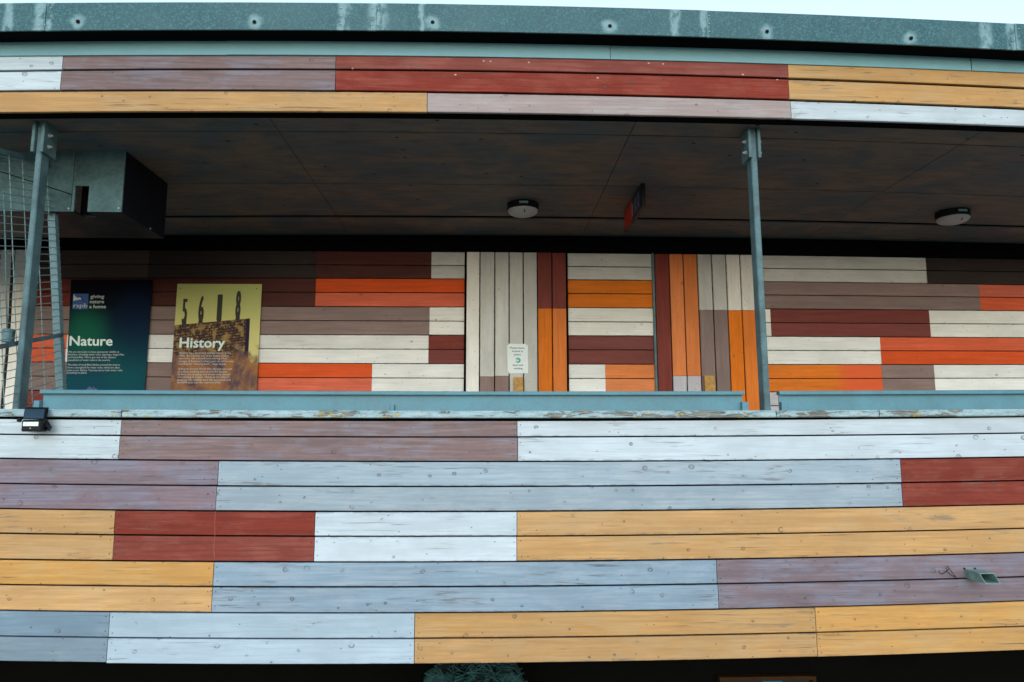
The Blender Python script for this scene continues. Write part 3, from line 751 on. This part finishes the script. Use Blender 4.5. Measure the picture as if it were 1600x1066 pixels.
a = [puv(114.5, 459.5), puv(138.5, 459.5), puv(137, 484), puv(113, 484)]
pn.flat('logo_square', [a], M['logo_blue'], nat)
pn.flat('logo_bird', [[puv(115.2, 460), puv(119, 465), puv(122.5, 466.5), puv(125, 465), puv(128, 468.5), puv(124, 469), puv(119, 470), puv(114.6, 471)]], M['pale_print'], nat, .0022)
pn.flat('logo_line', [[puv(121, 465.3), puv(125.5, 463.4), puv(129, 465.5), puv(129.5, 469.5), puv(134, 472.4), puv(133.6, 473), puv(128.8, 470.2), puv(128, 466), puv(125.3, 464.2)]], M['blackplastic'], nat, .0026)
def TL(s, px, py, cap, px1=None, slant=0.0):
    u, v = puv(px, py); return (s, u, v, cap/185.0, pw(px, px1) if px1 else None, slant)
pn.text('logo_lettering', [TL('rspb', 115, 481.5, 6.6, 136.2, .08)], M['pale_print'], nat, .0026, .012)
pn.text('slogan', [TL('giving', 141.5, 466.4, 5.4, 162.5, .1), TL('nature', 140.5, 474.6, 5.4, 162.3, .1), TL('a home', 139.8, 482.5, 5.4, 165.3, .1)], M['pale_print'], nat, .0014, .02)
pn.text('title', [TL('Nature', 109, 541, 14.6, 175.5)], M['mint_print'], nat, .0014, .028)
bod = ['We are very lucky to have spectacular wildlife at', 'Rainham, including water voles, lapwings, dragonflies', "and butterflies. We've got one of the densest", 'populations of water voles in the country.', None,
       'The miles of reed-filled ditches around the reserve', 'form a stronghold for water voles, which are often', 'seen in our ditches. You may see or hear water voles', 'munching on plants.']
ends = [186.5, 194.5, 181.5, 173, 0, 188.5, 188, 192.7, 136.5]
ys = [552.3, 556.4, 560.7, 565, 0, 572.3, 576.6, 580.8, 584.6]
for lo_, hi_ in ((0, 4), (5, 9)): pn.text('body_text', [TL(b, 107-(y-552)*.06, y, 2.9, e) for b, y, e in list(zip(bod, ys, ends))[lo_:hi_]], M['pale_print'], nat)
# tuft of a purple flower at the foot of the print
pl = []
for i in range(40):
    a = math.pi*(i+.5)/40; r1 = 11.5*random.uniform(.75, 1.15); w = .05
    cx, cy = 143.5, 617
    pl.append([puv(cx+3*math.cos(a-w*3), cy-3*math.sin(a)), puv(cx+r1*1.15*math.cos(a-w), cy-r1*math.sin(a-w)), puv(cx+r1*1.15*math.cos(a+w), cy-r1*math.sin(a+w))])
pn.flat('flower_print', pl, plain('violet_print', (.09, .11, .25), .6, 0, .2, 30), nat)

# ================================================================== HISTORY POSTER
ph = Panel((277.3, 443.6), (409.2, 444), (400.3, 630), (264.3, 630), YP)
his = thing('poster_board', tuple(ph.p(.5, 1)), 'yellow and brown information board titled History with numerals above a brick wall', 'poster', 'information boards')
def huv(px, py): f = (py-443.6)/186.4; x0 = 277.3-13*f; x1 = 409.2-8.9*f; return ((px-x0)/(x1-x0), f)
def HL(s, px, py, cap, px1=None):
    u, v = huv(px, py); return (s, u, v, cap/186.4, (px1-px)/133.5 if px1 else None)
t = NT('history_print'); uv, U, V_ = uvnodes(t)
n1 = t.noise(uv, 4.5, 4, .6, .5); n2 = t.noise(uv, 7, 3)
c = t.mix(t.ramp(n1, .40, .62), (.33, .145, .055), (.085, .055, .075)); c = t.mix(t.ramp(n2, .5, .75, 0, .7), c, (.42, .23, .08))
sk = t.mix(t.ramp(V_, .45, 1.0), (.68, .62, .24), (.46, .49, .17)); 
br = t.n('TexBrick'); 
q = t.n('Mapping'); t.put(q.inputs['Vector'], uv); q.inputs['Rotation'].default_value = (0, 0, math.radians(-6)); t.put(br.inputs['Vector'], q.outputs[0])
br.inputs['Scale'].default_value = 1; br.inputs['Brick Width'].default_value = .055; br.inputs['Row Height'].default_value = .023; br.inputs['Mortar Size'].default_value = .004
br.inputs['Color1'].default_value = (.36, .20, .07, 1); br.inputs['Color2'].default_value = (.06, .035, .03, 1); br.inputs['Mortar'].default_value = (.03, .02, .02, 1)
bk = t.mix(t.ramp(t.noise(uv, 60, 2), .45, .6), br.outputs[0], (.03, .02, .03)); bk = t.mix(t.ramp(t.noise(uv, 12, 2), .5, .65, 0, .6), bk, (.48, .31, .10))
# wall top slopes up to the right; its right end stops before the edge of the board
topv = t.math('MULTIPLY_ADD', U, .066, .649)
inwall = t.math('MULTIPLY', t.math('LESS_THAN', V_, topv), t.math('LESS_THAN', U, .878))
c2 = t.mix(inwall, sk, bk)
endw = t.math('MULTIPLY', t.math('MULTIPLY', t.math('GREATER_THAN', U, .835), t.math('LESS_THAN', U, .88)), t.math('LESS_THAN', V_, topv)); c2 = t.mix(endw, c2, (.02, .012, .04))
blur = t.ramp(t.math('ADD', V_, t.math('MULTIPLY', t.math('SUBTRACT', n2, .5), .35)), .36, .46)
c = t.mix(blur, c, c2)
ph.slab('print', t.done(c, .5, 0, .1), his)
ink = plain('dark_ink', (.010, .008, .008), .5, 0, .05)
# numerals standing on the wall, seen at a slant
for s_, x0, x1, y0, y1 in (('5', 284.5, 292.5, 507, 467.5), ('6', 310, 319, 503.5, 463), ('1', 339, 347, 501, 460.5), ('8', 368, 376.3, 498.5, 455)):
    u0, v0 = huv(x0, y0); vs, fs = text_polys(s_, 4)
    mx, mn = max(a for a, b in vs), min(a for a, b in vs); my, mny = max(b for a, b in vs), min(b for a, b in vs)
    V, Fc = [], []
    for o_ in (-1.1, -.7, -.35, 0, .35, .7, 1.1):
        n = len(V)
        for a, b in vs:
            fx, fy = (a-mn)/(mx-mn), (b-mny)/(my-mny)
            pass
            V.append(ph.p(*huv(x0+(x1-x0)*.72*fx+fy*2.4+o_, y0-(y0-y1)*fy), .0014+.0001*o_))
        Fc += [tuple(i+n for i in f) for f in fs]
    mesh('numeral_print', V, Fc, ink, his)
    ph.flat('numeral_foot', [[huv(x0-.6, y0+2.5), huv(x0+6.5, y0+2), huv(x0+7, y0-9), huv(x0+4, y0-12), huv(x0+1.2, y0-6)]], ink, his, .0018)
ph.text('title', [HL('History', 280.6, 544, 15, 350.3)], M['mint_print'], his, .0016, .028)
bod = ['Rainham has a fascinating military history. In the', '1900s, the area was one of the largest military', 'centres for rifle and small arms training. Many', "vestiges of Rainham's military past can still be seen", 'including the "shooting butts" - large targets.', None,
       'During the Second World War, the area was used', 'as a decoy bombing zone to trick the German', 'air force into dropping their bombs early, instead', "of continuing to London. Thanks to the military's", 'presence, the marshes were left untouched until', 'the RSPB took over the reserve in 2000.']
ys = [554, 558.3, 562.5, 566.8, 571, 0, 578.7, 583, 587.2, 591.3, 595.6, 599.7]; ends = [360, 357, 353.7, 364.2, 353, 0, 361.5, 354, 358, 357.5, 359, 344]
for lo_, hi_ in ((0, 5), (6, 12)): ph.text('body_text', [HL(b, 280-(y-554)*.075, y, 2.9, e) for b, y, e in list(zip(bod, ys, ends))[lo_:hi_]], M['pale_print'], his)
for px, py in ((282.3, 450.8), (401, 451)):
    p = ph.p(*huv(px, py)); MB().lathe((p.x, YP, p.z), [(.006, 0), (.005, -.003), (.002, -.004)], 8, 'y').build('fixing_screw', M['blackplastic'], his)

# ================================================================== PAPER NOTICE
YN = YB-.026
pp = Panel((792.3, 537.2), (824.8, 537.8), (825.4, 583.4), (793.4, 583.8), YN)
no = thing('paper_notice', tuple(pp.p(.5, 1)), 'white paper notice about nesting sparrows pinned to the grey shutter boards', 'notice')
pp.slab('sheet', plain('white_paper', (.74, .80, .80), .6, 0, .04, 3), no, .001)
tx = plain('grey_blue_ink', (.10, .16, .20), .6, 0, .1)
def NL(s, x0, x1, y): return (s, (x0-792.6)/32.5, (y-537.4)/46.2, 2.7/46.2, (x1-x0)/32.5)
pp.text('heading_text', [NL('Please leave', 797.2, 819.8, 545), NL('locked in', 800.5, 817, 550.2), NL('place', 803.3, 813.5, 555.4)], tx, no, .0008, .03)
pp.text('footer_text', [NL('Sparrows', 800.7, 817.3, 571.8), NL('nesting', 802.6, 816, 577)], tx, no, .0008, .03)
pl = []
for i in range(18):
    a0, a1 = math.radians(-150+i*17.5), math.radians(-150+(i+1)*17.5); r0, r1 = 1.2, 4.3
    f = lambda a, r: ((809.3-792.6+r*math.cos(a))/32.5, (563.2-537.4+r*math.sin(a))/46.2)
    pl.append([f(a0, r0), f(a0, r1), f(a1, r1), f(a1, r0)])
t = NT('green_bird_print'); c = t.mix(t.ramp(t.noise(t.objco(), 40, 2), .35, .65), (.04, .26, .33), (.16, .55, .35)); pp.flat('bird_print', pl, t.done(c, .6), no, .0008)
for u, v in ((.04, .025), (.95, .025), (.04, .97)):
    p = pp.p(u, v); MB().lathe((p.x, YN, p.z), [(.005, 0), (.005, -.003), (.002, -.005)], 8, 'y').build('pin', M['blackplastic'], no)

# ================================================================== WOODEN BLOCKS ON THE SHUTTERS
for px0, px1, py, lab in ((802.6, 817.6, 589.3, 'small raw pine block on the shutter under the paper notice'), (1101.5, 1117.5, 587, 'small raw pine block on the grey-mauve boards of the right shutter')):
    yb = YB-.065
    X0, X1 = xa(px0, 600, yb), xa(px1, 600, yb); z1 = za(px0, py, yb)
    b = thing('wood_block', ((X0+X1)/2, yb+.02, z1-.25), lab, 'block', 'wooden blocks on the shutters')
    MB().box(X0, X1, yb, YB-.022, z1-.25, z1, .003).build('block', M['raw'], b)
    for i in range(3 if px0 < 900 else 6):
        xx = X0+(X1-X0)*(.3+.35*(i % 2)); zz = z1-.02-.035*i
        MB().lathe((xx, yb, zz), [(.0035, .001), (.003, -.0015), (.001, -.002)], 6, 'y').build('screw', M['blackplastic'], b)

# ================================================================== CEILING LIGHTS
def lamp(px, py, label):
    q = on_soffit(px, py); z = zsoff(q.x, q.y); R = .147
    root = thing('ceiling_light', (q.x, q.y, z), label, 'light', 'round bulkhead lights under the soffit')
    MB().lathe((q.x, q.y, z+.004), [(R*.97, 0), (R, -.012), (R, -.060), (R*.97, -.066)], 36).build('base_ring', M['blackplastic'], root)
    prof = [(R*.955, -.062)] + [(R*.955*math.cos(a), -.066-.052*math.sin(a)) for a in [i*math.pi/2/7 for i in range(0, 7)]]
    MB().lathe((q.x, q.y, z), prof, 36).build('diffuser', M['opal'], root, smooth=True)
    a = q + Vector((0, -R-.001, 0)); MB().box(q.x-.04, q.x+.04, q.y-R-.003, q.y-R+.02, z-.038, z-.018).build('label_plate', plain('pale_teal_label', (.25, .42, .38), .5), root)
    for dz in (.0, .016):
        MB().lathe((q.x+.01, q.y-R*.80+dz*.9, z-.094-dz*.55), [(.006, .006), (.006, -.004), (.002, -.005)], 8).build('screw', M['blackplastic'], root)
lamp(817, 320, 'round white bulkhead light under the soffit near the centre, left of the red sign')
lamp(1488, 331.5, 'round white bulkhead light under the soffit at far right')

# ================================================================== HANGING SIGN
n_, f_ = on_soffit(1004, 287.5), on_soffit(972.5, 331.5)
Xs = (n_.x+f_.x)/2; th = .036; hgt = .205
zt = ZS-.002
sg_ = thing('hanging_sign', (Xs, (n_.y+f_.y)/2, zt), 'small red and navy sign hanging end-on from the soffit', 'sign')
mb = MB(); mb.box(Xs, Xs+th, n_.y, f_.y, zt-hgt, zt, .003); mb.build('case', M['blackplastic'], sg_)
ym_ = n_.y+(f_.y-n_.y)*.47
MB().box(Xs-.0025, Xs-.0005, ym_+.012, f_.y-.012, zt-hgt+.008, zt-.014).build('red_face', plain('sign_red', (.52, .025, .015), .4, 0, .05), sg_)
MB().box(Xs-.0025, Xs-.0005, n_.y+.03, ym_-.006, zt-hgt+.008, zt-.014).build('navy_face', plain('sign_navy', (.012, .022, .085), .4, 0, .05), sg_)
MB().box(Xs-.003, Xs-.0005, ym_-.003, ym_+.006, zt-hgt+.03, zt-.06).build('divider_line', M['white'], sg_)
# pale strokes of the pictograms on the navy half (too small to read)
mb = MB()
for q in range(2):
    cy = n_.y+.11+q*.12; R0 = .014
    def st(pts, w=.009):
        for (y0, z0), (y1, z1) in zip(pts, pts[1:]):
            d2 = Vector((0, y1-y0, z1-z0)); d2.normalize(); nn = Vector((0, -d2.z, d2.y))*w/2
            A, B = Vector((Xs-.0034, y0, z0)), Vector((Xs-.0034, y1, z1)); mb.add([A-nn, A+nn, B+nn, B-nn], [(0, 1, 2, 3)])
    zc_ = zt-.055
    st([(cy+R0*math.cos(i*math.pi/4), zc_+R0*math.sin(i*math.pi/4)) for i in range(9)], .006)
    st([(cy-.03, zc_-.03), (cy+.03, zc_-.03), (cy+.022, zc_-.085), (cy-.022, zc_-.085), (cy-.03, zc_-.03)], .006); st([(cy-.012, zc_-.085), (cy-.012, zc_-.125)]); st([(cy+.012, zc_-.085), (cy+.012, zc_-.125)])
mb.build('pictogram', M['pale_print'], sg_)

# ================================================================== FLOODLIGHT ON THE COPING
YL = YW-.10
fl_ = thing('floodlight', tuple(at(52, 655, YL)), 'small black LED floodlight with sensor fixed to the coping at left', 'floodlight')
t = NT('flood_glass'); M['fglass'] = t.done((.010, .035, .06), .12, 0, .6)
A = [at(38.5, 639, YL+.02), at(71.3, 639.5, YL+.02), at(68.5, 654.8, YL-.035), at(36, 654.8, YL-.035)]
back = Vector((0, .03, .012))
MB().hexa([*A, *[p+back for p in A]]).build('head', M['blackplastic'], fl_)
nrm = (A[1]-A[0]).cross(A[3]-A[0]).normalized()
if nrm.y > 0: nrm = -nrm
ctr = sum(A, Vector())/4
G = [ctr+(p-ctr)*.95+nrm*.0018 for p in A]
mesh('glass', G, [(0, 1, 2, 3)], M['fglass'], fl_)
x0, x1 = xa(33, 665, YL-.03), xa(64.5, 665, YL-.03); z1, z0 = za(50, 656, YL-.03), za(50, 674.5, YL-.03)
MB().box(x0, x1, YL-.03, YL+.035, z0, z1, .006).build('sensor_body', M['blackplastic'], fl_)
MB().box(xa(35.8, 662, YL-.034), xa(59.8, 662, YL-.034), YL-.034, YL-.0305, za(50, 666, YL-.034), za(50, 659.3, YL-.034), .001).build('sensor_lens', plain('milky_lens', (.72, .82, .78), .3, 0, .05), fl_)
MB().lathe((xa(47.3, 669.3, YL-.03), YL-.030, za(47.3, 669.3, YL-.03)), [(.004, 0), (.003, -.002), (.001, -.002)], 8, 'y').build('sensor_dot', M['bolt'], fl_)
def pb(px, py, d=0): return at(px, py, YL+.01+d)
for d0 in (0,):
    mbk = MB(); w = .012
    for a, b in (((66, 655), (74.3, 670.5)), ((74.5, 670.3), (64.5, 670.5))):
        p, q = pb(*a), pb(*b); dd = (q-p).normalized(); nn = dd.cross(Vector((0, 1, 0))).normalized()*.011
        mbk.hexa([p-nn, p+nn, p+nn+Vector((0, .03, 0)), p-nn+Vector((0, .03, 0)), q-nn, q+nn, q+nn+Vector((0, .03, 0)), q-nn+Vector((0, .03, 0))])
    mbk.build('bracket', M['blackplastic'], fl_)
p = pb(33.5, 656.5); MB().lathe((p.x-.008, p.y-.02, p.z), [(.012, 0), (.012, .016), (.008, .02)], 12, 'x').build('pivot_knob', M['blackplastic'], fl_)
p = pb(67.5, 655.5); MB().lathe((p.x-.008, p.y-.02, p.z), [(.012, 0), (.012, .016), (.008, .02)], 12, 'x').build('pivot_knob', M['blackplastic'], fl_)
MB().box(xa(46, 660, YW), xa(60, 660, YW), YL+.034, YW-.0005, za(50, 672, YW), za(50, 660, YW)).build('wall_arm', M['blackplastic'], fl_)

# ================================================================== WATER SPOUT
sx0, sx1 = xa(1507, 889, YW), xa(1529.5, 889, YW); sz1, sz0 = za(1507, 889.5, YW), za(1507, 903, YW)
spm = plain('weathered_green_metal', (.16, .27, .255), .55, .2, .3, 25)
sp = thing('water_spout', ((sx0+sx1)/2, YW, sz0), 'square green metal water spout sticking out of the lilac boards at lower right', 'spout')
wl = .004; yt_, yb_ = YW-.135, YW-.185
def ringp(x0, x1, z0, z1, yb, yt): return [(x0, yb, z0), (x1, yb, z0), (x1, yt, z1), (x0, yt, z1)]
o_b = ringp(sx0, sx1, sz0, sz1, YW+.02, YW+.02); o_f = ringp(sx0, sx1, sz0, sz1, yb_, yt_)
i_b = ringp(sx0+wl, sx1-wl, sz0+wl, sz1-wl, YW+.02, YW+.02); i_f = ringp(sx0+wl, sx1-wl, sz0+wl, sz1-wl, yb_+.004, yt_-.004)
V = o_b+o_f+i_b+i_f; Fc = []
for k in range(4):
    q = (k+1) % 4; Fc += [(k, q, 4+q, 4+k), (8+k, 8+q, 12+q, 12+k), (4+k, 4+q, 12+q, 12+k), (k, q, 8+q, 8+k)]
mesh('pipe', V, Fc, spm, sp)
MB().box(sx0+.006, sx1-.006, YW-.0, YW+.01, sz0+.006, sz1-.006).build('dark_throat', M['black'], sp)
for xx in (sx0-.002, (sx0+sx1)/2+.02):
    MB().lathe((xx, YW, sz1+.004), [(.006, 0), (.005, -.006), (.002, -.007)], 6, 'y').build('rivet', M['blackplastic'], sp)

# loose wire hooked on the boards
hk = thing('wire_hook', tuple(at(1480, 900, YW)), 'loose black wire loop poking out of the lilac boards beside the spout', 'wire')
pts = [(1467.3, 891), (1468, 895), (1471, 897.3), (1475, 896), (1479, 892.3), (1483.5, 888.3), (1482.3, 885.6), (1479.8, 885.4), (1478.5, 888.5), (1480, 893), (1484, 897.5), (1488.5, 900), (1493, 901)]
MB().tube([at(x, y, YW-.012-.012*math.sin(i)) for i, (x, y) in enumerate(pts)], .0018, 6).build('loop', M['blackplastic'], hk)
MB().tube([at(1482.5, 887.5, YW-.02), at(1489, 896, YW-.014), at(1496.5, 906, YW-.006)], .0018, 6).build('tail', M['blackplastic'], hk)

# ================================================================== WINDOW AND COVERED MOUND UNDER THE WALL
Yw2 = 5.96
wx0, wx1 = xa(1122, 1062, Yw2), xa(1272, 1060, Yw2); wz = za(1197, 1055, Yw2); wh = 1.1
win = thing('window', ((wx0+wx1)/2, Yw2, wz-wh), 'timber-framed ground-floor window with a blue sheet inside, in the dark under the boards', 'window')
fr = plain('brown_timber_frame', (.045, .020, .008), .7, spec=.1)
for nm, b in (('frame_rail', (wx0, wx1, wz-.03, wz)), ('frame_rail', (wx0, wx1, wz-wh, wz-wh+.03)), ('frame_stile', (wx0, wx0+.028, wz-wh+.031, wz-.031)), ('frame_stile', (wx1-.028, wx1, wz-wh+.031, wz-.031))):
    MB().box(b[0], b[1], Yw2-.04, Yw2+.03, b[2], b[3], .002).build(nm, fr, win)
t = NT('dark_glass'); gl = t.done((.012, .02, .022), .08, 0, .5)
MB().box(wx0+.028, wx1-.028, Yw2+.004, Yw2+.010, wz-wh+.03, wz-.03).build('pane', gl, win)
MB().box(xa(1191, 1063, Yw2), xa(1222, 1063, Yw2), Yw2+.0005, Yw2+.0035, wz-.36, wz-.045).build('blue_sheet', plain('blue_paper', (.015, .10, .18), .6, spec=.1), win)
MB().box(xa(1128, 1063, Yw2), xa(1157, 1063, Yw2), Yw2+.0005, Yw2+.0035, wz-.075, wz-.055).build('green_strip', plain('green_paper', (.03, .08, .05), .6, spec=.1), win)

Yt = 5.15
cA = at(745, 1100, Yt)
V, Fc = [], []; nu, nv = 70, 34
for i in range(nu):
    for j in range(nv):
        u, v = i/(nu-1)*2-1, j/(nv-1)
        ztop_ = (za(745, 1040, Yt)-cA.z)
        hh = math.cos(v*math.pi/2*.98); rr_ = .25+.75*math.sin(v*math.pi/2)
        fold = .05*math.sin(u*9+v*7)+.035*math.sin(u*21-v*13)+.02*math.sin(u*37+v*25)
        ang = u*math.pi/2
        x = cA.x + math.sin(ang)*(.50*rr_+fold*.5); y = Yt + .30 - math.cos(ang)*(.34*rr_+fold)
        z = cA.z + ztop_*hh - v*v*1.0 + fold*.6*(1-v*.5)
        V.append((x, y, z))
for i in range(nu-1):
    for j in range(nv-1): Fc.append((i*nv+j, (i+1)*nv+j, (i+1)*nv+j+1, i*nv+j+1))
t = NT('dark_teal_sheet'); co = t.objco(); w_ = t.noise(t.sc(co, 5, 5, 14), 1, 5, .6, 1.2)
c = t.mix(t.ramp(w_, .42, .62), (.003, .008, .009), (.022, .075, .080)); t.bump(w_, .8, .04)
tp = thing('covered_mound', (cA.x, Yt, 0), 'dark teal heap with stringy strands below the amber boards at the bottom edge', 'heap')
mesh('crumpled_sheet', V, Fc, t.done(c, .6, 0, .15), tp, smooth=True)
st_ = MB(); R_ = random.Random(5)
for i in range(150):
    u0 = R_.uniform(-1, .5); u1 = u0+R_.uniform(.3, .9); v0 = R_.uniform(.1, .75); dv = R_.uniform(-.2, .25); pts_ = []
    for q in range(7):
        f = q/6; u = min(.99, max(-.99, u0+(u1-u0)*f)); v = min(.98, max(.02, v0+dv*f+.05*math.sin(f*5+i)))
        gi, gj = (u+1)/2*(nu-1), v*(nv-1); p_ = Vector(V[int(gi)*nv+int(gj)]); n2_ = Vector((p_.x-cA.x, p_.y-(Yt+.3), .1)).normalized()
        pts_.append(p_+n2_*(.012+.02*math.sin(f*math.pi)*R_.random()))
    st_.tube(pts_, R_.uniform(.0025, .005), 4)
so_ = st_.build('strands', plain('teal_strand', (.030, .085, .088), .6, 0, .4, 20, .15), tp); so_['kind'] = 'stuff'
MB().box(cA.x-.3, cA.x+.3, Yt+.1, Yt+.5, 0, cA.z-.75).build('base', M['darkwood_shaded'], tp)
